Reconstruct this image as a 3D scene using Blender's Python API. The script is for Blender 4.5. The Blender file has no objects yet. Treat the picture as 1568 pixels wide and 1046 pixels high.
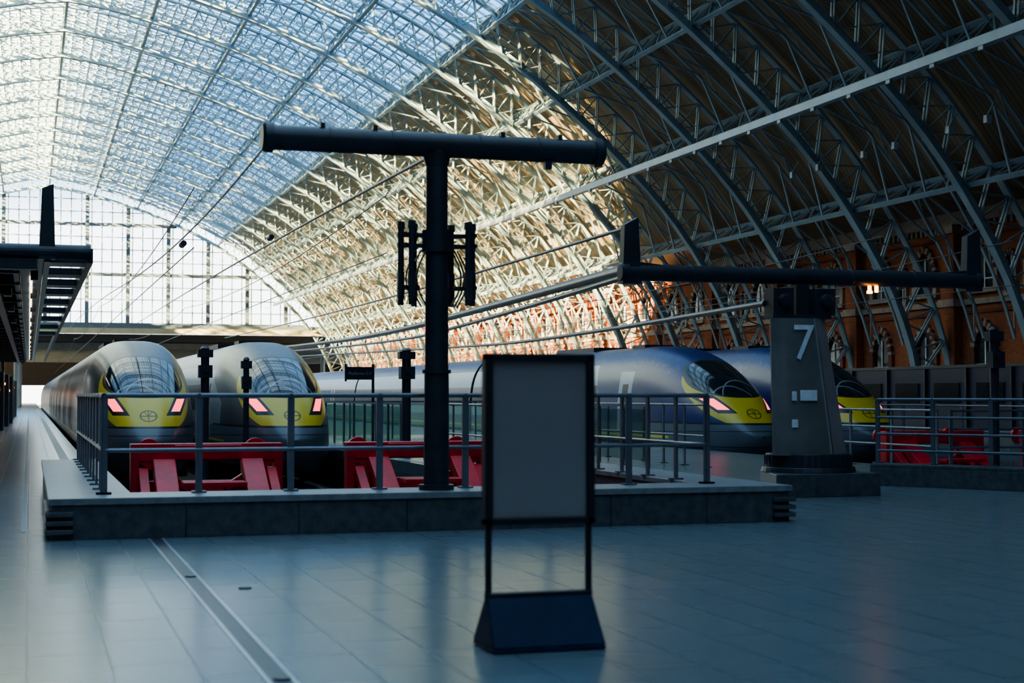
import bpy, math, random
from mathutils import Vector, Matrix
random.seed(3)
S=bpy.context.scene
# ------------------------------------------------------------------ helpers
class MB:
    def __init__(s): s.v=[];s.f=[];s.m=[]
    def add(s,vs,fs,mi=0):
        o=len(s.v); s.v+= [tuple(p) for p in vs]; s.f+=[tuple(i+o for i in f) for f in fs]; s.m+=[mi]*len(fs)
    def box(s,c,d,mi=0):
        x,y,z=c; a,b,e=d[0]/2,d[1]/2,d[2]/2
        s.add([(x-a,y-b,z-e),(x+a,y-b,z-e),(x+a,y+b,z-e),(x-a,y+b,z-e),(x-a,y-b,z+e),(x+a,y-b,z+e),(x+a,y+b,z+e),(x-a,y+b,z+e)],
          [(0,3,2,1),(4,5,6,7),(0,1,5,4),(1,2,6,5),(2,3,7,6),(3,0,4,7)],mi)
    def bb(s,x0,x1,y0,y1,z0,z1,mi=0): s.box(((x0+x1)/2,(y0+y1)/2,(z0+z1)/2),(x1-x0,y1-y0,z1-z0),mi)
    def beam(s,p,q,w,h,mi=0,up=(0,0,1)):
        p=Vector(p);q=Vector(q);d=(q-p)
        if d.length<1e-6:return
        d.normalize();u=Vector(up)
        if abs(d.dot(u))>.98:u=Vector((0,1,0)) if abs(d.y)<.9 else Vector((1,0,0))
        a=d.cross(u).normalized();b=a.cross(d).normalized()
        a*=w/2;b*=h/2
        s.add([p-a-b,p+a-b,p+a+b,p-a+b,q-a-b,q+a-b,q+a+b,q-a+b],[(0,3,2,1),(4,5,6,7),(0,1,5,4),(1,2,6,5),(2,3,7,6),(3,0,4,7)][::1],mi)
    def cyl(s,p,q,r1,r2=None,n=16,mi=0):
        if r2 is None:r2=r1
        p=Vector(p);q=Vector(q);d=(q-p).normalized();u=Vector((0,0,1)) if abs(d.z)<.9 else Vector((1,0,0))
        a=d.cross(u).normalized();b=a.cross(d)
        vs=[];
        for c,r in((p,r1),(q,r2)):
            for i in range(n):
                t=2*math.pi*i/n; vs.append(c+a*(r*math.cos(t))+b*(r*math.sin(t)))
        fs=[(i,(i+1)%n,n+(i+1)%n,n+i) for i in range(n)]+[tuple(range(n))[::-1],tuple(range(n,2*n))]
        s.add(vs,fs,mi)
    def hexa(s,b,t,mi=0): # bottom ring, top ring same count
        n=len(b); s.add(list(b)+list(t),[(i,(i+1)%n,n+(i+1)%n,n+i) for i in range(n)]+[tuple(range(n))[::-1],tuple(range(n,2*n))],mi)
    def mesh(s,name,mats):
        me=bpy.data.meshes.new(name); me.from_pydata(s.v,[],s.f); me.update()
        for m in mats: me.materials.append(m)
        me.polygons.foreach_set('material_index',s.m)
        return me
    def obj(s,name,mats,parent=None,bevel=0,smooth=False,loc=(0,0,0)):
        me=s.mesh(name,mats); o=bpy.data.objects.new(name,me); S.collection.objects.link(o); o.location=loc
        if parent:o.parent=parent
        if smooth:
            me.polygons.foreach_set('use_smooth',[True]*len(me.polygons))
            me.set_sharp_from_angle(angle=math.radians(40))
        if bevel:
            b=o.modifiers.new('bevel','BEVEL');b.width=bevel;b.segments=2;b.limit_method='ANGLE'
        return o
def inst(name,me,loc,parent=None,scale=None):
    o=bpy.data.objects.new(name,me);S.collection.objects.link(o);o.location=loc
    if parent:o.parent=parent
    if scale:o.scale=scale
    return o
def empty(name,loc=(0,0,0)):
    o=bpy.data.objects.new(name,None);S.collection.objects.link(o);o.location=loc;o.empty_display_size=.3;return o

# ------------------------------------------------------------------ materials
def newmat(n):
    m=bpy.data.materials.new(n);m.use_nodes=True;nt=m.node_tree
    return m,nt,nt.nodes['Principled BSDF']
def mat(n,c,rough=.5,metal=0,var=.15,scale=6,emit=None,es=0,coat=0,spec=None,bump=0):
    m,nt,b=newmat(n)
    b.inputs['Roughness'].default_value=rough;b.inputs['Metallic'].default_value=metal
    if spec is not None:b.inputs['Specular IOR Level'].default_value=spec
    tc=nt.nodes.new('ShaderNodeTexCoord');no=nt.nodes.new('ShaderNodeTexNoise');no.inputs['Scale'].default_value=scale;no.inputs['Detail'].default_value=4
    nt.links.new(tc.outputs['Object'],no.inputs['Vector'])
    r=nt.nodes.new('ShaderNodeValToRGB');r.color_ramp.elements[0].position=.3;r.color_ramp.elements[1].position=.7
    r.color_ramp.elements[0].color=tuple(x*(1-var) for x in c)+(1,);r.color_ramp.elements[1].color=tuple(min(1,x*(1+var)) for x in c)+(1,)
    nt.links.new(no.outputs['Fac'],r.inputs['Fac']);nt.links.new(r.outputs['Color'],b.inputs['Base Color'])
    if emit: b.inputs['Emission Color'].default_value=tuple(emit)+(1,);b.inputs['Emission Strength'].default_value=es
    if coat:b.inputs['Coat Weight'].default_value=coat
    if bump:
        bn=nt.nodes.new('ShaderNodeBump');bn.inputs['Strength'].default_value=bump;nt.links.new(no.outputs['Fac'],bn.inputs['Height']);nt.links.new(bn.outputs['Normal'],b.inputs['Normal'])
    return m
M_steel=mat('pale_blue_painted_iron',(.31,.40,.44),.45,0,.15,.8)
M_steelL=mat('glazing_bar_paint',(.38,.46,.51),.5,0,.1,1)
M_beamL=mat('pale_beam_paint',(.52,.60,.64),.5,0,.1,1)
M_mull=mat('screen_mullion_paint',(.10,.13,.15),.6,0,.1,1)
M_dark=mat('dark_painted_steel',(.036,.042,.054),.38,0,.2,4)
M_dark2=mat('charcoal_metal',(.05,.055,.065),.4,.3,.2,3)
M_rail=mat('brushed_grey_rail',(.17,.195,.23),.35,.4,.15,5)
M_conc=mat('grey_granite_kerb',(.085,.096,.105),.45,0,.3,9)
M_concTop=mat('pale_granite_coping',(.22,.24,.25),.4,0,.2,9)
M_bed=mat('track_bed_ballast',(.05,.045,.04),.9,0,.5,20)
M_red=mat('red_buffer_paint',(.60,.012,.03),.4,0,.25,3)
M_stone=mat('buff_stone',(.46,.36,.28),.8,0,.2,4)
M_brick2=mat('dark_red_brick',(.24,.06,.03),.8,0,.3,6)
M_win=mat('dark_window',(.02,.025,.03),.15)
M_navy=mat('navy_hoarding',(.012,.02,.05),.35)
M_white=mat('white_paint',(.8,.82,.85),.5)
M_cream=mat('cream_fascia',(.42,.36,.22),.6,0,.1,1)
M_lampw=mat('grey_lamp_housing',(.45,.5,.55),.5)
M_metalSheen=mat('pale_metal_and_sheen',(.48,.49,.51),.28,.5,.1,2)  # drain edging metal; also the painted sheen on the pillar bevel
M_strip=mat('canopy_strip_light',(.9,.9,.8),.5,emit=(1,.85,.6),es=1.6)
M_orange=mat('orange_lamp',(1,.4,.05),.5,emit=(1,.30,.04),es=6)
M_slate=mat('slate_roof',(.05,.055,.06),.7)

def brick_mat():
    m,nt,b=newmat('red_brick');N=nt.nodes.new
    tc=N('ShaderNodeTexCoord');sp=N('ShaderNodeSeparateXYZ');cb=N('ShaderNodeCombineXYZ')
    nt.links.new(tc.outputs['Object'],sp.inputs[0]);
    ad=N('ShaderNodeMath');nt.links.new(sp.outputs[0],ad.inputs[0]);nt.links.new(sp.outputs[1],ad.inputs[1])
    nt.links.new(ad.outputs[0],cb.inputs[0]);nt.links.new(sp.outputs[2],cb.inputs[1])
    br=N('ShaderNodeTexBrick');br.inputs['Scale'].default_value=2.2;br.inputs['Color1'].default_value=(.46,.125,.038,1);br.inputs['Color2'].default_value=(.34,.085,.03,1);br.inputs['Mortar'].default_value=(.26,.13,.07,1);br.inputs['Mortar Size'].default_value=.015
    nt.links.new(cb.outputs[0],br.inputs['Vector']);nt.links.new(br.outputs['Color'],b.inputs['Base Color']);b.inputs['Roughness'].default_value=.85
    return m
M_brick=brick_mat()
def timber_mat():
    m,nt,b=newmat('timber_boarding');N=nt.nodes.new
    tc=N('ShaderNodeTexCoord');sp=N('ShaderNodeSeparateXYZ');nt.links.new(tc.outputs['Object'],sp.inputs[0])
    w=N('ShaderNodeMath');w.operation='MULTIPLY';w.inputs[1].default_value=3.2;nt.links.new(sp.outputs[1],w.inputs[0])
    fr=N('ShaderNodeMath');fr.operation='FRACT';nt.links.new(w.outputs[0],fr.inputs[0])
    lt=N('ShaderNodeMath');lt.operation='LESS_THAN';lt.inputs[1].default_value=.12;nt.links.new(fr.outputs[0],lt.inputs[0])
    fl=N('ShaderNodeMath');fl.operation='FLOOR';nt.links.new(w.outputs[0],fl.inputs[0])
    wn=N('ShaderNodeTexWhiteNoise');wn.noise_dimensions='1D';nt.links.new(fl.outputs[0],wn.inputs['W'])
    r=N('ShaderNodeValToRGB');r.color_ramp.elements[0].color=(.24,.16,.09,1);r.color_ramp.elements[1].color=(.40,.28,.16,1);nt.links.new(wn.outputs['Value'],r.inputs['Fac'])
    mx=N('ShaderNodeMixRGB');mx.inputs[2].default_value=(.07,.05,.03,1);nt.links.new(lt.outputs[0],mx.inputs[0]);nt.links.new(r.outputs[0],mx.inputs[1])
    nt.links.new(mx.outputs[0],b.inputs['Base Color']);b.inputs['Roughness'].default_value=.42
    return m
M_timber=timber_mat()
def glass_mat(n,trans,tint,tl):
    m=bpy.data.materials.new(n);m.use_nodes=True;nt=m.node_tree;nt.nodes.clear();N=nt.nodes.new
    o=N('ShaderNodeOutputMaterial');t=N('ShaderNodeBsdfTransparent');t.inputs[0].default_value=tint+(1,)
    tr=N('ShaderNodeBsdfTranslucent');tr.inputs[0].default_value=tl+(1,)
    mx=N('ShaderNodeMixShader');mx.inputs[0].default_value=1-trans
    no=N('ShaderNodeTexNoise');no.inputs['Scale'].default_value=.6;tc=N('ShaderNodeTexCoord');nt.links.new(tc.outputs['Object'],no.inputs['Vector'])
    mr=N('ShaderNodeMapRange');mr.inputs['To Min'].default_value=(1-trans)*.6;mr.inputs['To Max'].default_value=(1-trans)*1.4
    nt.links.new(no.outputs['Fac'],mr.inputs['Value']);nt.links.new(mr.outputs[0],mx.inputs[0])
    g=N('ShaderNodeBsdfGlossy');g.inputs['Roughness'].default_value=.15
    m2=N('ShaderNodeMixShader');m2.inputs[0].default_value=.04
    nt.links.new(t.outputs[0],mx.inputs[1]);nt.links.new(tr.outputs[0],mx.inputs[2]);nt.links.new(mx.outputs[0],m2.inputs[1]);nt.links.new(g.outputs[0],m2.inputs[2]);nt.links.new(m2.outputs[0],o.inputs[0])
    return m
M_glass=glass_mat('roof_glazing',.90,(.75,.91,1.0),(.70,.88,1.0))
M_gglass=glass_mat('screen_glazing',.95,(.97,.98,.98),(.9,.9,.9))
M_bal=glass_mat('green_balustrade_glass',.85,(.72,.82,.80),(.4,.55,.5))
def floor_mat():
    m,nt,b=newmat('blue_grey_terrazzo_tiles');N=nt.nodes.new
    tc=N('ShaderNodeTexCoord')
    br=N('ShaderNodeTexBrick');br.inputs['Scale'].default_value=1;br.inputs['Brick Width'].default_value=.9;br.inputs['Row Height'].default_value=.45;br.inputs['Mortar Size'].default_value=.007
    br.inputs['Color1'].default_value=(.132,.172,.19,1);br.inputs['Color2'].default_value=(.122,.162,.18,1);br.inputs['Mortar'].default_value=(.05,.07,.08,1)
    mp=N('ShaderNodeMapping');mp.inputs['Rotation'].default_value=(0,0,math.pi/2);nt.links.new(tc.outputs['Object'],mp.inputs[0]);nt.links.new(mp.outputs[0],br.inputs['Vector'])
    nt.links.new(br.outputs['Color'],b.inputs['Base Color'])
    mr=N('ShaderNodeMapRange');mr.inputs['To Min'].default_value=.25;mr.inputs['To Max'].default_value=.36;nt.links.new(br.outputs['Fac'],mr.inputs['Value']);nt.links.new(mr.outputs[0],b.inputs['Roughness'])
    return m
M_floor=floor_mat()

# ------------------------------------------------------------------ world, sun
w=bpy.data.worlds.new('World');S.world=w;w.use_nodes=True;nt=w.node_tree
bg=nt.nodes['Background'];tc=nt.nodes.new('ShaderNodeTexCoord');sp=nt.nodes.new('ShaderNodeSeparateXYZ');rp=nt.nodes.new('ShaderNodeValToRGB')
nt.links.new(tc.outputs['Generated'],sp.inputs[0]);nt.links.new(sp.outputs[2],rp.inputs[0]);nt.links.new(rp.outputs[0],bg.inputs[0])
e=rp.color_ramp.elements;e[0].position=0;e[0].color=(.85,.85,.83,1);e[1].position=1;e[1].color=(.32,.45,.60,1)
for p,c in((.10,(.74,.80,.84,1)),(.142,(.12,.29,.49,1)),(.30,(.09,.25,.47,1)),(.5,(.25,.39,.56,1))):
    x=e.new(p);x.color=c
bg.inputs[1].default_value=2.6
sd=bpy.data.lights.new('low_sun','SUN');sd.energy=74;sd.color=(1,.67,.31);sd.angle=.009
so=bpy.data.objects.new('low_sun',sd);S.collection.objects.link(so);so.location=(-60,-20,60)
so.rotation_euler=Vector((1,.5,-.34)).to_track_quat('-Z','Y').to_euler()

# ------------------------------------------------------------------ roof profile
CX=2.2
ctrl=[(37.2,-.6),(36.6,3.6),(34.5,8.2),(30.2,13.6),(22.1,20.2),(13,24.6),(4.2,27.2),(0,27.9)]
def cat(P,n=24):
    out=[];Q=[(2*P[0][0]-P[1][0],2*P[0][1]-P[1][1])]+P+[(2*P[-1][0]-P[-2][0],2*P[-1][1]-P[-2][1])]
    for i in range(1,len(Q)-2):
        a,b,c,d=Q[i-1:i+3]
        for k in range(n):
            t=k/n
            out.append(tuple(.5*((2*b[j])+(-a[j]+c[j])*t+(2*a[j]-5*b[j]+4*c[j]-d[j])*t*t+(-a[j]+3*b[j]-3*c[j]+d[j])*t**3) for j in(0,1)))
    out.append(P[-1]);return out
D=cat(ctrl);acc=[0]
for i in range(1,len(D)):acc.append(acc[-1]+math.dist(D[i],D[i-1]))
NP=36;half=[]
for k in range(NP+1):
    s=acc[-1]*k/NP;j=max(i for i in range(len(acc)) if acc[i]<=s+1e-9);j=min(j,len(D)-2);t=(s-acc[j])/(acc[j+1]-acc[j])
    half.append((D[j][0]+(D[j+1][0]-D[j][0])*t,D[j][1]+(D[j+1][1]-D[j][1])*t))
pts=half+[(-x,z) for x,z in half[-2::-1]]   # right foot -> crown -> left foot
NN=len(pts)
nor=[]
for i in range(NN):
    a=pts[max(0,i-1)];b=pts[min(NN-1,i+1)];tx,tz=b[0]-a[0],b[1]-a[1];l=math.hypot(tx,tz);n=(tz/l,-tx/l)
    if n[1]<0 and abs(pts[i][0])<30 or (n[0]*pts[i][0]<0 and abs(pts[i][0])>1):n=(-n[0],-n[1])
    nor.append(n)
def off(i,o,y=0): return Vector((pts[i][0]+nor[i][0]*o,y,pts[i][1]+nor[i][1]*o))
def zprof(x):
    x=abs(x)
    for i in range(NP):
        if half[i][0]>=x>=half[i+1][0]:
            t=(half[i][0]-x)/(half[i][0]-half[i+1][0]+1e-9);return half[i][1]+(half[i+1][1]-half[i][1])*t
    return 0
BAY=8.94;Y0=-17.0-4*BAY;NB=29;YE=Y0+NB*BAY
ROOF=empty('train_shed_roof',(CX,0,0))
m=MB()
for i in range(NN-1):
    nn=(nor[i][0],0,nor[i][1])
    m.beam(off(i,0),off(i+1,0),.42,.12,0,nn);m.beam(off(i,1.8),off(i+1,1.8),.42,.12,0,nn)
    for yy in(-.12,.12):
        m.beam(off(i,0,yy),off(i+1,1.8,yy),.05,.12,0,(0,1,0));
    m.beam(off(i,1.8),off(i+1,0),.05,.12,0,(0,1,0))
    m.beam(off(i,0),off(i,1.8),.06,.14,0,(0,1,0))
    m.beam(off(i,.18),off(i+1,.18),.05,.3,0,nn)
rib=m.mesh('arched_rib',[M_steel])
for k in range(NB+1): inst('arched_rib',rib,(0,Y0+k*BAY,0),ROOF)
# bay: purlins, rafters, bars
m=MB();pur=[i for i in range(5,NN-5) if (i-NP)%4==0]
for i in pur:
    n=(nor[i][0],0,nor[i][1]);np_=6;st=BAY/np_
    for o,hh in((.35,.14),(1.75,.14)): m.beam(off(i,o,0),off(i,o,BAY),.2,hh,0,n)
    for k in range(np_):
        a,b=(.35,1.75) if k%2 else (1.75,.35)
        m.beam(off(i,a,k*st),off(i,b,(k+1)*st),.07,.10,0,n)
        m.beam(off(i,.35,k*st),off(i,1.75,k*st),.06,.08,0,(0,1,0))
    for fy in(1/3,2/3):
        for dj in(-2,2):
            if 0<=i+dj<NN: m.beam(off(i,.35,fy*BAY),off(i+dj,1.55,fy*BAY),.08,.1,0,(0,1,0))
for fy in(1/3,2/3):
    for i in range(3,NN-4):
        n=(nor[i][0],0,nor[i][1])
        m.beam(off(i,1.45,fy*BAY),off(i+1,1.45,fy*BAY),.16,.07,0,n);m.beam(off(i,1.95,fy*BAY),off(i+1,1.95,fy*BAY),.16,.08,0,n)
        a,b=(1.45,1.95) if i%2 else(1.95,1.45)
        m.beam(off(i,a,fy*BAY),off(i+1,b,fy*BAY),.05,.06,0,(0,1,0))
# glazing bars
gl=[i for i in range(NN) if abs(pts[i][0])<=21.9];g0,g1=gl[0],gl[-1]
for i in range(g0,g1):
    n=(nor[i][0],0,nor[i][1])
    for t in(0,.5):
        p=off(i,2.05)*(1-t)+off(i+1,2.05)*t
        m.beam(p,p+Vector((0,BAY,0)),.10,.12,1,n)
    for k in range(9):
        y=BAY*k/9; m.beam(off(i,2.05,y),off(i+1,2.05,y),.06,.12,1,n)
bay=m.mesh('roof_bay_framing',[M_steel,M_steelL])
for k in range(NB): inst('roof_bay_framing',bay,(0,Y0+k*BAY,0),ROOF)
m=MB()
for y in(50,52.5,56.5,59,63,65.5):
    m.box((31.7,y,11.75),(.22,.22,.28),0);m.beam((31.7,y,11.9),(32,y,12.4),.05,.05,1)
m.obj('roof_floodlights',[M_lampw,M_steel],ROOF)
# shell
def sheet(idx,y0,y1,name,mt,ext=None):
    mm=MB();ps=[off(i,2.15) for i in idx]
    if ext=='R':ps=[Vector((39,0,9.9))]+ps
    if ext=='L':ps=ps+[Vector((-39,0,9.9))]
    n=int(round((y1-y0)/BAY));vs=[]
    for p in ps:
        for k in range(n+1):vs.append((p.x,y0+(y1-y0)*k/n,p.z))
    fs=[(a*(n+1)+k,a*(n+1)+k+1,(a+1)*(n+1)+k+1,(a+1)*(n+1)+k) for a in range(len(ps)-1) for k in range(n)]
    mm.add(vs,fs);return mm.obj(name,[mt],ROOF,smooth=True)
iR=[i for i in range(0,g0+1) if pts[i][1]>9.3];iL=[i for i in range(g1,NN) if pts[i][1]>9.3]
sheet(iR,Y0,YE,'timber_lining_east',M_timber,'R');sheet(iL,Y0,YE,'timber_lining_west',M_timber,'L')
YG=Y0+12*BAY
n0=min(i for i in range(NN) if abs(pts[i][0])<=12);n1=max(i for i in range(NN) if abs(pts[i][0])<=12)
sheet(range(g0,g1+1),YG,YE,'roof_glass',M_glass)
sheet(range(n0,n1+1),Y0,YG,'roof_glass_near',M_glass)
sheet(range(g0,n0+1),Y0,YG,'added_shade_lining_east',M_timber);sheet(range(n1,g1+1),Y0,YG,'added_shade_lining_west',M_timber)  # unseen timber strips, added to narrow the near glazing and dim the foreground
# long pale beam (walkway/cable tray) under the roof
m=MB();m.beam((28.6,Y0,13.5),(28.6,YE,13.5),.34,.34,0)
for k in range(NB+1):
    y=Y0+k*BAY;m.beam((28.6,y,13.5),(30.0,y,14.2),.08,.08,1)
    for q in range(3): m.box((28.5,y+q*3,13.25),(.1,.3,.14),1)
m.obj('suspended_cable_beam',[M_beamL,M_steel],ROOF)

# ------------------------------------------------------------------ unseen block, added to keep sun off the near end
m=MB();m.bb(-95,-62,-190,34,-1,52,0)
for z in range(4,50,4):
    for y in range(-186,32,5):m.bb(-62,-61.9,y,y+2.4,z,z+2.4,1)
m.obj('added_sun_blocker',[M_brick,M_win])

# ------------------------------------------------------------------ gable screen
GS=empty('window_gable_screen',(CX,YE+.3,0));m=MB();zb=10.6
maj=[k*5.1-.4 for k in range(-7,8)]
for x in maj:
    zt=zprof(x)
    if zt>zb+.5:m.bb(x-.24,x+.24,-.2,.2,zb,zt+.1)
x=-33
while x<33:
    zt=zprof(x)
    if zt>zb+.4:m.bb(x-.06,x+.06,-.06,.06,zb,zt)
    x+=5.1/4
def xat(z):
    lo,hi=0,37
    for _ in range(30):
        md=(lo+hi)/2
        if zprof(md)>z:lo=md
        else:hi=md
    return lo
z=zb;j=0
while z<27.4:
    xx=xat(z);h=.22 if j%4==0 else .05
    m.bb(-xx,xx,-.1,.1,z-h,z+h);z+=1.6;j+=1
m.bb(-39,39,-.4,.4,zb-.5,zb);
m.obj('mullions',[M_mull],GS)
m=MB();xs=[-32+i*2 for i in range(33)];top=[(x,0.1,max(zb,zprof(x))) for x in xs]
m.add([(x,.1,zb) for x in xs]+top,[(i,i+1,len(xs)+i+1,len(xs)+i) for i in range(len(xs)-1)]);m.obj('panes',[M_gglass],GS)
m=MB();m.bb(-39,39,-.8,.0,9.4,zb-.5,0);m.obj('fascia',[M_cream],GS)
# extension beyond
m=MB();m.bb(-45,80,YE+1,YE+110,8.4,9.4,0);
for k in range(12):
    m.bb(-45,80,YE+6+k*8,YE+6.6+k*8,7.6,8.4,1)
for x in(-20,-1.6,9.5,27,42):
    for k in range(5):m.cyl((x,YE+6+k*20,0),(x,YE+6+k*20,8.4),.35,mi=1)
m.bb(3.5,80,YE+108,YE+110,0,8.4,0);m.bb(-45,-6,YE+108,YE+110,0,8.4,0);m.bb(-6,3.5,YE+108,YE+110,3.4,8.4,0)
m.obj('platform_extension_canopy',[M_slate,M_steel])

# ------------------------------------------------------------------ ground, floor
m=MB();T=-.25
def fl(x0,x1,y0,y1):m.bb(x0,x1,y0,y1,T,0)
YF=YE+108
W1=(1.25,8.15,18.15);W2=(17.75,24.9,27.0)
fl(-36.7,W1[0],Y0,YF);fl(W1[0],W1[1],Y0,W1[2]);fl(W1[1],W2[0],Y0,YF);fl(W2[0],W2[1],Y0,W2[2]);fl(W2[1],41.1,Y0,YF)
m.obj('floor',[M_floor])
m=MB();m.bb(-140,140,-200,YE+240,-1.35,-1.1);m.obj('ground',[M_bed])
m=MB()
for a,b,y in(W1,W2):
    m.bb(a-.3,a,y-.3,YF,-1.1,T);m.bb(b,b+.3,y-.3,YF,-1.1,T);m.bb(a,b,y-.3,y,-1.1,T)
m.obj('platform_retaining_edge',[M_conc])
m=MB()
TR=[2.85,6.45,19.45,23.1]
for x in TR:
    for dx in(-.72,.72):m.bb(x+dx-.035,x+dx+.035,20 if x<10 else 29,YF,-1.0,-.88)
    y=20.5 if x<10 else 29.5
    while y<60:m.bb(x-1.25,x+1.25,y,y+.25,-1.1,-.99,1);y+=.65
m.obj('railway_track',[M_rail,M_conc])
# drain channel in the floor
m=MB();m.bb(1.20,1.225,-5,16.8,0,.005,2);m.bb(1.225,1.335,-5,16.8,0,.002,1);m.bb(1.335,1.36,-5,16.8,0,.005,2)
for y in(8.3,13.2):m.cyl((1.29,y,0),(1.29,y,.012),.045,mi=1)
m.cyl((1.62,12.3,0),(1.62,12.3,.01),.05,mi=1)
m.obj('floor_drain_channel',[M_rail,M_dark,M_metalSheen])
m=MB();m.bb(-.07,-.02,18,YE,0,.003,0);m.bb(.7,.9,27.4,YE,0,.003,0);m.bb(8.3,8.45,28,YE,0,.003)
m.obj('platform_edge_line',[mat('worn_grey_line',(.20,.22,.23),.5)])

# ------------------------------------------------------------------ kerb
m=MB()
m.bb(.23,8.67,16.9,17.75,0,.36,0);m.bb(.23,1.05,17.75,27.2,0,.36,0);m.bb(7.85,8.67,17.75,27.2,0,.36,0)
m.bb(.20,8.70,16.87,17.78,.36,.43,1);m.bb(.20,1.08,17.78,27.2,.36,.43,1);m.bb(7.82,8.70,17.78,27.2,.36,.43,1)
for z in(.06,.15,.24):   # grooved end mouldings
    for x0,x1 in((.17,.45),(8.45,8.73)):m.bb(x0,x1,16.84,17.1,z,z+.05,0)
    m.bb(8.6,8.73,16.9,18.2,z,z+.05,0);m.bb(.17,.3,16.9,19,z,z+.05,0)
x=1.6
while x<8.5:m.bb(x-.006,x+.006,16.892,16.93,0.0,.36,2);x+=1.2
m.obj('concrete_kerb',[M_conc,M_concTop,M_dark],bevel=.012)

# ------------------------------------------------------------------ railings
def railing(name,paths,z0,H=1.07,rails=(1.0,.44),sp=.95,posts=None):
    m=MB()
    for (p,q) in paths:
        p=Vector(p+(0,));q=Vector(q+(0,));L=(q-p).length;n=max(1,round(L/sp));d=(q-p).normalized()
        for k in range(n+1):
            c=p+d*(L*k/n)
            m.beam(c+Vector((0,0,z0)),c+Vector((0,0,z0+H*1.0)),.075,.03,0,up=(-d.y,d.x,0))
            m.box((c.x,c.y,z0+.01),(.16,.12,.02),0)
            m.cyl(c+Vector((0,0,z0+H*.97)),c+Vector((0,0,z0+H+.02)),.03,n=8)
        for i,r in enumerate(rails):
            m.cyl(p+Vector((0,0,z0+H*r)),q+Vector((0,0,z0+H*r)),.027 if i==0 else .024,n=10)
    return m.obj(name,[M_rail],smooth=True)
railing('steel_railing',[((.78,17.52),(7.88,17.52)),((.78,17.52),(.78,27)),((7.88,17.52),(7.88,27))],.43)
# right-hand kerb & railing, angled
KB=MB();a=Vector((13.45,23.3,0));b=Vector((17.6,16.4,0));d=(b-a).normalized();nrm=Vector((-d.y,d.x,0))
KB.hexa([a,b,b+nrm*.55,a+nrm*.55],[v+Vector((0,0,.3)) for v in(a,b,b+nrm*.55,a+nrm*.55)],0)
KB.hexa([v+Vector((0,0,.3)) for v in(a,b,b+nrm*.58,a+nrm*.58)],[v+Vector((0,0,.36)) for v in(a,b,b+nrm*.58,a+nrm*.58)],1)
KB.obj('concrete_kerb.001',[M_conc,M_conc],bevel=.01)
e0=a+nrm*.28;e1=b+nrm*.28
railing('steel_railing.001',[((e0.x,e0.y),(e1.x,e1.y))],.36,rails=(1.0,.72,.46,.2))
railing('steel_railing.002',[((17.2,27.2),(17.2,34)),((17.2,26.7),(25.4,26.7))],0,H=1.2,rails=(1.0,.7,.4),sp=1.6)
railing('steel_railing.003',[((9.0,30),(9.0,36)),((13.5,30),(13.5,37))],0,H=1.3,rails=(1.0,.5),sp=1.2)

# glass barriers on the platform
G=empty('glass_balustrade',(0,0,0));m=MB();m2=MB()
for (x0,y0,x1,y1) in((9.2,54,16.8,54),(12.6,31,12.6,40),(9.3,40,9.3,54)):
    p=Vector((x0,y0,0));q=Vector((x1,y1,0));n=max(1,round((q-p).length/1.5))
    for k in range(n):
        a_=p+(q-p)*(k/n);b_=p+(q-p)*((k+.96)/n)
        m.beam(a_+Vector((0,0,.65)),b_+Vector((0,0,.65)),.015,1.1)
        m2.bb(a_.x-.03,a_.x+.03,a_.y-.03,a_.y+.03,0,1.3)
    m2.beam(p+Vector((0,0,1.28)),q+Vector((0,0,1.28)),.07,.05)
m.obj('panes',[M_bal],G);m2.obj('frame',[M_rail],G)

# ------------------------------------------------------------------ T-shaped lighting mast
def flanged(m,p,q,r):
    p=Vector(p);q=Vector(q);d=(q-p).normalized()
    m.cyl(p,q,r,n=24)
    for c,s in((p,1),(q,-1)):
        m.cyl(c-d*s*.0,c+d*s*.09,r*1.22,n=24);m.cyl(c-d*s*.03,c,r*1.0,r*1.22,n=24)
    L=(q-p).length
    for f in(.18,.36,.62,.8):m.cyl(p+d*(L*f),p+d*(L*f+.03),r*1.06,n=24)
m=MB();cx,cy=4.43,17.28
m.cyl((cx,cy,.43),(cx,cy,.49),.20,n=24);m.cyl((cx,cy,.49),(cx,cy,1.75),.145,.14,n=24);m.cyl((cx,cy,1.75),(cx,cy,1.79),.165,n=24)
m.cyl((cx,cy,1.79),(cx,cy,3.2),.135,.13,n=24);m.cyl((cx,cy,3.13),(cx,cy,3.38),.17,n=24);m.cyl((cx,cy,3.38),(cx,cy,4.3),.125,n=24)
m.cyl((cx,cy,4.12),(cx,cy,4.25),.13,.165,n=24)
flanged(m,(2.46,cy,4.36),(6.42,cy,4.36),.14)
for fx in(3.1,3.7,5.2,5.9):m.box((fx,cy-.02,4.36+.15),(.05,.1,.06))
m.box((5.75,cy-.05,4.18),(.08,.08,.1))
for sx in(-1,1):
    for dx,dy in((.42,0),(.33,-.15),(.22,.2)):
        m.cyl((cx+sx*dx,cy+dy,2.52),(cx+sx*dx,cy+dy,3.40),.036,n=10)
        m.box((cx+sx*dx,cy+dy,3.43),(.08,.05,.08));m.box((cx+sx*dx,cy+dy,2.75),(.075,.06,.3))
    for z in(3.32,3.2,2.72):
        m.beam((cx+(sx*.1 if z>3 else sx*.2),cy,z),(cx+sx*.46,cy,z),.04,.05)
        m.beam((cx+sx*.18,cy+.2,z),(cx+sx*.42,cy-.17,z),.03,.04)
    # drooping leads
    for q in range(3):
        prev=None
        for i in range(9):
            t=i/8;p=Vector((cx+sx*(.14+.12*math.sin(t*math.pi)+.05*q),cy-.1+.05*q,3.15-.65*t))
            if prev:m.cyl(prev,p,.011,n=6)
            prev=p
m.obj('platform_lighting_mast',[M_dark],smooth=True)

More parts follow.
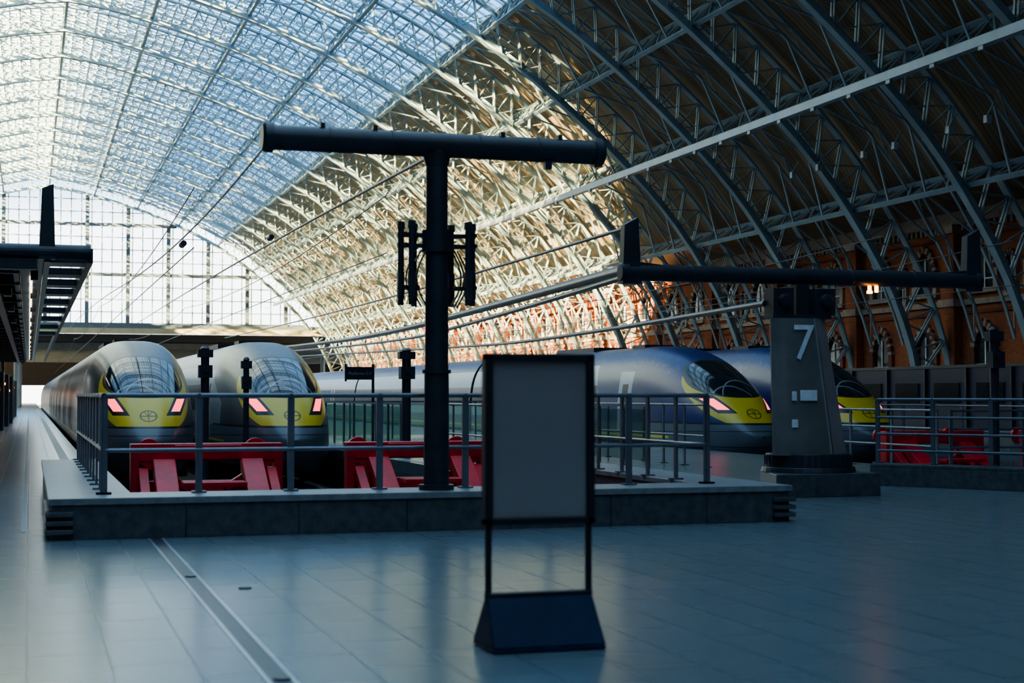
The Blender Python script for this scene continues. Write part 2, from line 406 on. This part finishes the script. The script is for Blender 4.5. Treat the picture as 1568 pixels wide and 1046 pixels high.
# gantry pillar with the number 7
P=empty('numbered_platform_pillar',(11.36,21.6,0));m=MB()
bk=[(-.92,-.85),(.80,-.85),(.80,.7),(-.42,.7)]
m.hexa([(x,y,0) for x,y in bk],[(x,y,.34) for x,y in bk],0)
m.cyl((.02,-.05,.34),(.02,-.05,.42),.72,.70,n=32,mi=1);m.cyl((.02,-.05,.42),(.02,-.05,.62),.66,.64,n=32,mi=2)
for k in range(40):
    t=2*math.pi*k/40;m.box((.02+.655*math.cos(t),-.05+.655*math.sin(t),.52),(.02,.02,.16),1)
m.obj('base',[M_conc,M_dark2,M_dark],P,bevel=.01)
# shaft with rounded front-left corner (polygon ring) and right bevel, its reflected sheen put into a paler colour
def ring(sc,z,x0,x1,xr,yf,yr,yb):
    r=[];rad=.2
    for k in range(8):
        t=math.pi+ (math.pi/2)*k/7
        r.append((x0+rad+rad*math.cos(t),yf+rad+rad*math.sin(t),z))
    r+=[(x1,yf,z),(xr,yr,z),(xr-.04,yb,z),(x0+.36,yb,z)]
    return r
m=MB();bt=ring(1,.6,-.68,.20,.62,-.45,-.15,.35);tp=ring(1,2.66,-.69,-.05,.24,-.40,-.18,.3)
m.hexa(bt,tp,0)
def lp(a,b,t):return tuple(a[i]+(b[i]-a[i])*t for i in range(3))
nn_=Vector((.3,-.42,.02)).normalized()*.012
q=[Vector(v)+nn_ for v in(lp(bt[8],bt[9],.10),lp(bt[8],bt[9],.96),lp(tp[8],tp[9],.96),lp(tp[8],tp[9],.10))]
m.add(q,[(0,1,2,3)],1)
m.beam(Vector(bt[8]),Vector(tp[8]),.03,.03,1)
m.obj('shaft',[mat('grey_metal_cladding',(.23,.225,.22),.32,.2,.2,2),M_metalSheen],P,smooth=True)
m=MB();m.bb(-.68,.3,-.3,.05,2.66,2.72);m.bb(-.2,.02,-.12,.12,2.72,3.2)
for x in(-.5,.2):m.bb(x-.17,x+.17,-.3,.02,2.72,3.12);m.cyl((x,-.3,2.93),(x,-.38,2.93),.1,n=16);m.cyl((x,-.38,2.93),(x,-.39,2.93),.08,n=16)
flanged(m,(-3.0,0,3.32),(3.08,0,3.32),.125)
for x in(-2.87,2.95):
    s=1 if x>0 else -1
    m.hexa([(x-.15,-.1,3.15),(x+.15,-.1,3.15),(x+.15,.1,3.15),(x-.15,.1,3.15)],[(x-.11,-.08,4.02),(x+.11,-.08,4.14),(x+.11,.08,4.14),(x-.11,.08,4.02)])
    m.beam((x-s*.1,0,3.42),(x-s*.5,0,3.38),.12,.12)
m.obj('gantry_arm',[M_dark],P,bevel=.01,smooth=True)
m=MB();m.cyl((1.1,-.05,3.1),(1.1,-.05,3.2),.03,n=10);m.cyl((1.22,-.05,3.1),(1.22,-.05,3.2),.03,n=10);m.cyl((1.1,-.05,3.08),(1.1,-.05,3.12),.045,n=12);m.obj('orange_lamp',[M_orange],P)
m=MB();m.bb(-.46,-.38,-.463,-.455,1.42,1.56,0);m.bb(-.32,-.04,-.463,-.45,1.42,1.58,0);m.bb(-.46,-.36,-.463,-.455,1.02,1.14,0);m.obj('notices',[M_white],P)
def text(name,s,size,loc,parent,mt,ext=.004):
    c=bpy.data.curves.new(name,'FONT');c.body=s;c.size=size;c.extrude=ext;c.align_x='CENTER';c.materials.append(mt)
    o=bpy.data.objects.new(name,c);S.collection.objects.link(o);o.location=loc;o.rotation_euler=(math.pi/2,0,0);o.parent=parent;return o
text('numeral_seven','7',.76,(-.25,-.44,2.04),P,M_white)

# left-hand gantry and canopy
m=MB();yy=27.6
m.cyl((-3,yy,3.93),(.95,yy,3.93),.13,n=20);m.cyl((.9,yy,3.93),(.98,yy,3.93),.15,n=20)
m.hexa([(.13,yy-.1,3.8),(.40,yy-.1,3.8),(.40,yy+.1,3.8),(.13,yy+.1,3.8)],[(.17,yy-.08,5.0),(.36,yy-.08,5.08),(.36,yy+.08,5.08),(.17,yy+.08,5.0)])
m.bb(-1.6,.1,yy-.15,yy+.15,3.62,3.8)
for y in (28.2,31,34,37,41,45,50,56,62): m.bb(.28,.98,y,y+.9,3.80,3.93)
m.bb(.92,1.02,27.6,110,3.76,4.0);m.bb(.22,.32,27.6,110,3.76,4.0);m.bb(-2.0,-.2,28,110,3.85,4.0)
m.bb(-.2,.22,27.8,110,3.9,4.0)
for y in range(29,110,3):m.bb(-2,-.2,y,y+.15,3.66,3.85)
m.bb(-.75,-.6,28,110,3.60,3.72);m.bb(-.3,-.22,28,110,3.70,3.85)
for y in range(32,110,6):m.bb(.0,.14,y-.6,y-.4,3.72,3.9);m.bb(-.5,-.35,y,y+.5,3.45,3.6)
y=33
while y<108:m.bb(-.02,.04,y,y+2.0,3.84,3.9,1);y+=3
for y in range(30,111,20):m.cyl((-1.7,y,0),(-1.7,y,3.9),.12,n=12)
m.obj('platform_canopy',[M_dark,M_strip],smooth=False)
m=MB()
for k in range(7):
    xo=-1.35+.1*(k%3);y=70+k*9
    m.bb(xo-.5,xo+.3,y,y+3,0,2.5,0);m.bb(xo-.1,xo+.15,y-.03,y,1.7+.3*(k%2),1.8+.3*(k%2),1)
m.obj('platform_kiosk_row',[M_dark,M_orange])

# ------------------------------------------------------------------ poster stand
PS=empty('poster_stand',(2.925,8.94,0));m=MB()
m.hexa([(-.35,-.22,0),(.35,-.22,0),(.35,.22,0),(-.35,.22,0)],[(-.35,-.22,.03),(.35,-.22,.03),(.35,.22,.03),(-.35,.22,.03)])
m.hexa([(-.35,-.22,.03),(.35,-.22,.03),(.35,.22,.03),(-.35,.22,.03)],[(-.33,-.035,.30),(.33,-.035,.30),(.33,.035,.30),(-.33,.035,.30)])
m.obj('base',[mat('navy_plastic',(.006,.022,.06),.5,0,.2,4,spec=.2)],PS,bevel=.012)
m=MB()
for s in(-1,1):m.bb(s*.315-.018,s*.315+.018,-.02,.02,.28,.76)
m.bb(-.335,.335,-.025,.025,.29,.33)
m.bb(-.345,-.295,-.045,.045,.73,1.75);m.bb(.295,.345,-.045,.045,.73,1.75);m.bb(-.345,.345,-.045,.045,.73,.775);m.bb(-.345,.345,-.045,.045,1.705,1.75)
m.obj('frame',[mat('black_frame',(.02,.023,.03),.4)],PS,bevel=.008)
m=MB();m.bb(-.3,.3,-.015,.015,.77,1.71);m.obj('panel',[mat('grey_acrylic_panel',(.29,.265,.27),.16,0,.06,1.2,coat=.5)],PS)

# ------------------------------------------------------------------ platform sign & signal posts
PG=empty('platform_direction_sign',(9.1,44.4,0));m=MB();m.bb(-.42,.42,-.03,.03,1.95,2.32,0);m.cyl((.40,.05,0),(.40,.05,2.4),.04,n=10);m.cyl((-.40,.05,1.9),(-.40,.05,2.4),.03,n=8)
m.obj('board',[M_navy],PG);text('lettering','Platforms 5-7',.125,(0,-.035,2.09),PG,M_cream)
def signal(x,y,z0,zt,w=.1):
    m=MB();m.cyl((0,0,z0),(0,0,zt),w,n=14);m.cyl((0,0,z0),(0,0,z0+.05),w*2,n=14);m.box((0,0,zt-.12),(w*3.6,w*2.4,.18));m.box((0,-.05,zt-.55),(w*3.2,w*2.6,.3));m.cyl((0,0,zt),(0,0,zt+.06),w*1.3,w*.6,n=14)
    m.cyl((0,-.05-w*1.3,zt-.5),(0,-.05-w*1.6,zt-.5),w*.8,n=12)
    m.obj('signal_post',[M_dark],smooth=True,loc=(x,y,0))
signal(4.02,38.0,-1.1,2.62);signal(4.95,37.6,-1.1,2.35,.07);signal(8.85,37.5,0,2.6,.11)
for x,y in((16.9,24.8),(25.3,25.5)):signal(x,y,0,2.7,.08)

# ------------------------------------------------------------------ buffer stops
def buffer(x,y):
    m=MB();z0=-.87
    m.bb(-1.25,1.25,-.2,.15,.42,.70);m.bb(-1.1,1.1,-.1,.1,-.15,.08)
    for s in(-1,1):
        m.bb(s*.72-.14,s*.72+.14,-.15,.15,z0,.42)
        m.hexa([(s*.72-.18,-2.6,z0),(s*.72+.18,-2.6,z0),(s*.72+.18,-1.9,z0),(s*.72-.18,-1.9,z0)],[(s*.72-.18,-.3,.45),(s*.72+.18,-.3,.45),(s*.72+.18,.0,.45),(s*.72-.18,.0,.45)])
        m.hexa([(s*1.05-.08,-2.1,z0),(s*1.05+.08,-2.1,z0),(s*1.05+.08,-1.7,z0),(s*1.05-.08,-1.7,z0)],[(s*1.05-.08,-.25,.3),(s*1.05+.08,-.25,.3),(s*1.05+.08,.0,.3),(s*1.05-.08,.0,.3)])
        m.beam((s*.72,-1.3,-.35),(-s*.2,-1.3,-.35),.12,.12)
        m.cyl((s*.9,.15,.57),(s*.9,.6,.57),.1,n=16);m.cyl((s*.9,.6,.57),(s*.9,.68,.57),.20,n=20)
        m.bb(s*.72-.09,s*.72+.09,-2.6,1.2,z0,z0+.16)
        m.beam((s*1.2,-.1,.5),(s*.3,-.1,-.05),.14,.12);m.bb(s*1.18-.07,s*1.18+.07,-.2,.1,-.2,.45)
    m.bb(-.9,.9,-2.3,-2.1,z0,z0+.3);m.bb(-.55,.55,-.28,-.2,.44,.68,0)
    m.bb(-.5,.5,-1.4,-.9,.05,.12,0)
    m.obj('buffer_stop',[M_red,M_dark],bevel=.012,loc=(x,y,0))
for x,y in((2.85,26.6),(6.45,26.6),(19.45,31),(23.1,31)):buffer(x,y)

# ------------------------------------------------------------------ trains
class E:
    nt=None
    def __init__(s,k):s.k=k
    @staticmethod
    def op(o,*a):
        n=E.nt.nodes.new('ShaderNodeMath');n.operation=o
        for i,x in enumerate(a):
            if isinstance(x,E):E.nt.links.new(x.k,n.inputs[i])
            else:n.inputs[i].default_value=x
        return E(n.outputs[0])
    def __add__(s,o):return E.op('ADD',s,o)
    def __sub__(s,o):return E.op('SUBTRACT',s,o)
    def __rsub__(s,o):return E.op('SUBTRACT',o,s)
    def __mul__(s,o):return E.op('MULTIPLY',s,o)
    __rmul__=__mul__;__radd__=__add__
    def __truediv__(s,o):return E.op('DIVIDE',s,o)
    def __lt__(s,o):return E.op('LESS_THAN',s,o)
    def __gt__(s,o):return E.op('GREATER_THAN',s,o)
    def __abs__(s):return E.op('ABSOLUTE',s)
    def __pow__(s,o):return E.op('POWER',s,o)
def train_mat(name,hood,side,tail=None):
    m,nt,b=newmat(name);E.nt=nt;N=nt.nodes.new
    tc=N('ShaderNodeTexCoord');sp=N('ShaderNodeSeparateXYZ');nt.links.new(tc.outputs['Object'],sp.inputs[0])
    x,y,z=E(sp.outputs[0]),E(sp.outputs[1]),E(sp.outputs[2]);ax=abs(x)
    front=y<5.6
    col=N('ShaderNodeRGB');col.outputs[0].default_value=hood+(1,);cur=col.outputs[0]
    def layer(mask,c):
        nonlocal cur
        n=N('ShaderNodeMixRGB');nt.links.new(mask.k,n.inputs[0]);nt.links.new(cur,n.inputs[1])
        if isinstance(c,tuple):n.inputs[2].default_value=c+(1,)
        else:nt.links.new(c,n.inputs[2])
        cur=n.outputs[0]
    # subtle speckle on hood
    no=N('ShaderNodeTexNoise');no.inputs['Scale'].default_value=7;nt.links.new(tc.outputs['Object'],no.inputs['Vector'])
    layer((E(no.outputs['Fac'])>.62)*(z>3.1)*.15,(.3,.38,.5))
    # side livery
    layer((z<(y*.32+.9))*(y>4.2)*(z<3.35),side)
    if tail:layer((z<3.45)*(y>(8.8+(z-1.3)*.5)),tail)
    layer((z<1.62)*(y>0),(.13,.15,.18))
    layer((abs(z-1.45+y*.02)<.012)*(y<6),(.03,.03,.035))
    layer((abs(z-1.0)<.012)*(y<6),(.03,.03,.035))
    layer((z<1.05)*(y>1.5),(.05,.055,.065))
    win=(z>1.98)*(z<2.78)*(y>9.5)
    layer(win,(.03,.04,.07))
    fr=E.op('FRACT',y/2.1)
    layer((z>2.08)*(z<2.68)*(fr>.12)*(y>9.5),(.01,.012,.016))
    dfr=E.op('FRACT',(y-6.4)/25.0)
    layer((dfr<.045)*(z>1.15)*(z<3.2)*(y>6.2),(.42,.46,.48))
    layer((abs(dfr-.0225)<.010)*(z>2.0)*(z<2.8)*(y>6.2),(.01,.012,.016))
    layer((abs(z-1.22)<.035)*(y>3.5),(.75,.62,.06))
    gp=E.op('FRACT',(y-.2)/25.0);layer((gp>.985)*(y>10),(.01,.01,.01))
    # yellow mask
    ye=(((ax/1.13)**2.3+(abs(z-2.46)/.99)**2.3)<1)*(z>1.66)*front*(z<3.22)
    layer(ye,(.70,.49,.03))
    layer((abs(z-1.65)<.025)*front,(.02,.02,.02))
    ws=((ax/(.92-(z-2.98)*.22))**2.7+(abs(z-2.95)/.53)**2.7)
    layer((ws<1.22)*front,(.02,.02,.02))
    wm=(ws<1)*front
    layer(wm,(.012,.02,.026))
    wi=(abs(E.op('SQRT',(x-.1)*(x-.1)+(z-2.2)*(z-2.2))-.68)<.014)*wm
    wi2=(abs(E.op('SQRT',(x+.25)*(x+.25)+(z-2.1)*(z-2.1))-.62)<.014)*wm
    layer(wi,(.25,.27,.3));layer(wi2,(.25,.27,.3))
    # emblem
    em=E.op('SQRT',(x/.20)*(x/.20)+((z-1.93)/.13)*((z-1.93)/.13))
    layer((abs(em-1)<.09)*front,(.12,.10,.01));layer((abs(x)<.012)*(em<1)*front,(.12,.1,.01));layer((abs(z-1.93)<.012)*(em<1)*front,(.12,.1,.01))
    layer((abs(abs(x)-(z-1.93)*.9)<.012)*(em<1)*(z>1.93)*front,(.12,.1,.01))
    # headlamps
    u=abs(ax-.80-(z-2.2)*.6);v=abs(z-2.2)
    layer((u<.20)*(v<.26)*front,(.015,.015,.02))
    lm=(u<.12)*(v<.16)*front
    layer(lm,(.7,.1,.12))
    nt.links.new(cur,b.inputs['Base Color'])
    b.inputs['Emission Color'].default_value=(1,.10,.12,1)
    nt.links.new((lm*(1.2)).k,b.inputs['Emission Strength'])
    nt.links.new((.36-wm*.30).k,b.inputs['Roughness']);b.inputs['Coat Weight'].default_value=.1;b.inputs['Coat Roughness'].default_value=.12
    return m
def train_mesh(mats):
    m=MB();ss=[0,.03,.08,.16,.28,.42,.6,.8,1.0,1.25,1.5,1.8,2.1,2.45,2.8,3.2,3.6,4,4.5,5,5.6,6.3,7,8,10,24.8]
    n=72;rings=[]
    for s in ss+[24.85,25.1,25.15,49.8,49.85,50.1,50.15,74.8,74.85,75.1,75.15,165]:
        a=min(s/6,1);w=max(.03,1.46*(max(0,1-(1-a)**2.6))**(1/2.2))
        a=min(s/7,1);zt=1.3+2.72*(max(0,1-(1-a)**2))**.8
        a=min(s/1.6,1);zb_=1.3-.95*(max(0,1-(1-a)**2))**.5
        if s in(24.85,25.1,49.85,50.1,74.85,75.1):w-=.15;zt-=.2
        if s==0:w=.03;zt=1.32;zb_=1.28
        ex=2.15+.85*min(1,s/6);ring=[]
        for i in range(n):
            t=2*math.pi*i/n;c,sn=math.cos(t),math.sin(t)
            X=w*math.copysign(abs(c)**(2/ex),c)
            Z=1.3+((zt-1.3) if sn>0 else (1.3-zb_))*math.copysign(abs(sn)**(2/(ex if sn>0 else 3.4)),sn)
            ring.append((X,s,Z))
        rings.append(ring)
    vs=[p for r in rings for p in r]
    fs=[(k*n+i,(k+1)*n+i,(k+1)*n+(i+1)%n,k*n+(i+1)%n) for k in range(len(rings)-1) for i in range(n)]
    fs=[f[::-1] for f in fs]
    m.add(vs,fs,0);m.add(rings[0],[tuple(range(n))],0);m.add(rings[-1],[tuple(range(n))],0)
    # bogies
    for y in(4.5,20,30,45,55,70):
        for dy in(-1.25,1.25):
            for sx in(-.72,.72):m.cyl((sx-.06,y+dy,.50),(sx+.06,y+dy,.50),.42,n=20,mi=1)
        m.bb(-1.15,1.15,y-1.9,y+1.9,.32,.62,1)
    # roof gear
    m.bb(-.5,.5,7.5,8.6,3.98,4.08,1);m.bb(-.6,.6,12,16,3.95,4.12,1)
    me=m.mesh('high_speed_train',mats)
    me.polygons.foreach_set('use_smooth',[True]*len(me.polygons));me.set_sharp_from_angle(angle=math.radians(50))
    return me
TMA=train_mat('train_livery_grey',(.075,.072,.075),(.04,.045,.055));TMB=train_mat('train_livery_blue',(.006,.025,.15),(.012,.035,.14),(.36,.41,.45))
TMC=train_mat('train_livery_silver',(.09,.086,.09),(.32,.35,.35))
for x,mt in((2.85,TMA),(6.45,TMC),(19.45,TMB),(23.1,TMB)):
    inst('high_speed_train',train_mesh([mt,M_dark]),(x,39.4,-.95))

# ------------------------------------------------------------------ side walls
def arch(m,y,z0,zs,w,rw,mi1,mi2,xf,n=9):
    h=w/2;R=w*.85
    pts_=[]
    cR=y-h+R;cL=y+h-R
    a1=math.acos((R-h)/R)
    for k in range(n+1):
        t=a1*k/n;pts_.append((cR-R*math.cos(t),zs+R*math.sin(t)))
    pr=[(2*y-p[0],p[1]) for p in pts_[-2::-1]]
    P_=pts_+pr
    poly=[(y-h,z0)]+P_+[(y+h,z0)]
    m.add([(xf-.03,a,b) for a,b in poly],[tuple(range(len(poly)))],3)
    for k in range(len(P_)-1):
        a=P_[k];b=P_[k+1];mid=((a[0]+b[0])/2,(a[1]+b[1])/2);dx=Vector((0,mid[0]-y,mid[1]-zs)).normalized()*(rw/2)
        m.beam(Vector((xf-.08,a[0],a[1]))+dx,Vector((xf-.08,b[0],b[1]))+dx,.2,rw,mi1 if k%2 else mi2,up=dx.normalized())
    for s in(-1,1):m.bb(xf-.16,xf,y+s*(h+rw/2)-rw/2,y+s*(h+rw/2)+rw/2,z0,zs,mi1)
    m.bb(xf-.25,xf,y-h-rw-.1,y+h+rw+.1,z0-.22,z0,1)
    m.bb(xf-.08,xf-.02,y-.04,y+.04,z0,zs+h,4);m.bb(xf-.08,xf-.02,y-h,y+h,(z0+zs)/2-.03,(z0+zs)/2+.03,4)
m=MB()
m.bb(0,.6,0,BAY,-1.1,10.0,0)
m.bb(-.45,0,-.55,.55,0,9.2,0);m.bb(-.55,.05,-.65,.65,0,.8,1);m.bb(-.55,0,-.65,.65,5.6,5.95,1);m.bb(-.55,0,-.62,.62,9.0,9.4,1)
m.bb(-.16,0,.55,BAY-.55,5.65,5.9,1);m.bb(-.1,0,.55,BAY-.55,5.25,5.4,2);m.bb(-.3,0,0,BAY,9.4,10.0,1);m.bb(-.12,0,.55,BAY-.55,8.75,8.9,2)
k=.8
while k<BAY-.5:m.bb(-.22,0,k,k+.16,9.1,9.4,1);k+=.42
for yy_ in(2.45,6.5):
    arch(m,yy_,6.35,7.2,1.5,.32,1,2,0.0);arch(m,yy_,2.3,3.5,1.5,.32,2,1,0.0)
arch(m,BAY/2,6.1,7.4,.55,.16,1,2,0.0,6)
wb=m.mesh('brick_wall_bay',[M_brick,M_stone,M_brick2,M_win,M_white])
WR=empty('wall_right',(CX+39,0,0));WL=empty('wall_left',(CX-39,0,0))
for k in range(NB):inst('brick_bay',wb,(0,Y0+k*BAY,0),WR);inst('brick_bay',wb,(0,Y0+k*BAY,0),WL,(-1,1,1))
m=MB();m.bb(-38,42,Y0-1.5,Y0-.5,-1,33,0);m.bb(-37,41,Y0-.5,Y0-.3,9.5,10,1)
m.obj('wall_back',[M_brick,M_stone])
# hoarding along far platform
m=MB();m.bb(35.6,35.9,32,190,0,2.6,0);m.bb(35.55,35.95,32,190,2.6,2.72,1)
y=33
while y<188:m.bb(35.5,35.6,y,y+.1,0,2.6,1);m.bb(35.55,35.6,y+.6,y+2.4,1.2,2.0,2);y+=3
m.obj('platform_hoarding',[M_navy,M_dark2,M_win])
railing('steel_railing.004',[((25.8,30),(25.8,60))],0,H=1.2,rails=(1.0,.7,.4),sp=1.6)

# ------------------------------------------------------------------ overhead wires
OW=empty('overhead_wires')
def wire(pl,r,ins=None):
    c=bpy.data.curves.new('wire','CURVE');c.dimensions='3D';c.bevel_depth=r;c.bevel_resolution=1
    s=c.splines.new('NURBS');s.points.add(len(pl)-1)
    for i,p in enumerate(pl):s.points[i].co=(*p,1)
    s.use_endpoint_u=True;s.order_u=3;c.materials.append(M_dark)
    o=bpy.data.objects.new('wire',c);S.collection.objects.link(o);o.parent=OW
wire([(8.5,21.6,3.38),(10.8,35,3.72),(11.8,52,3.62),(12.8,75,3.9),(13.5,120,4.6)],.09)
wire([(8.5,21.6,3.28),(10.9,37,3.4),(13.5,60,3.5),(14.5,100,4.2)],.05)
wire([(10.7,21.6,2.9),(13.5,40,3.0),(16.2,60,3.4),(17.5,110,4.2)],.05)
wire([(2.5,17.28,4.3),(3.15,35,4.66),(2.3,70,5.3),(2.4,120,6)],.015)
wire([(4.3,17.28,4.2),(5.98,45,5.6),(6.4,100,6)],.022)
wire([(8.5,21.6,4.0),(12.1,60,4.8),(13,110,5.5)],.03)
wire([(14.2,21.6,3.35),(20,30,4.2),(29,45,5.6),(40.8,62,7)],.02)
for x in TR:
    ys=29 if x<10 else 33
    wire([(x,ys,4.2),(x,ys+60,4.2),(x,205,4.2)],.012)
    for k in range(4):
        y=ys+k*40;wire([(x,y,5.3),(x,y+20,4.5),(x,y+40,5.3)],.012)
m=MB()
for x,y,z in((3.0,32.6,4.62),(5.6,38,5.35),):
    for k in range(4):m.cyl((x,y+k*.12,z),(x,y+k*.12+.06,z),.065,n=12)
m.obj('insulators',[M_dark],OW)

# ------------------------------------------------------------------ camera
cd=bpy.data.cameras.new('camera');cam=bpy.data.objects.new('camera',cd);S.collection.objects.link(cam)
cam.location=(0,0,1.5);cam.rotation_euler=(math.radians(90+1.97),0,math.radians(-17.14))
cd.sensor_width=36;cd.lens=55;cd.clip_end=1000
cd.dof.use_dof=True;cd.dof.focus_distance=36;cd.dof.aperture_fstop=2.0
S.camera=cam
S.view_settings.view_transform='AgX'
S.view_settings.look='AgX - Medium High Contrast'
S.view_settings.exposure=1.18
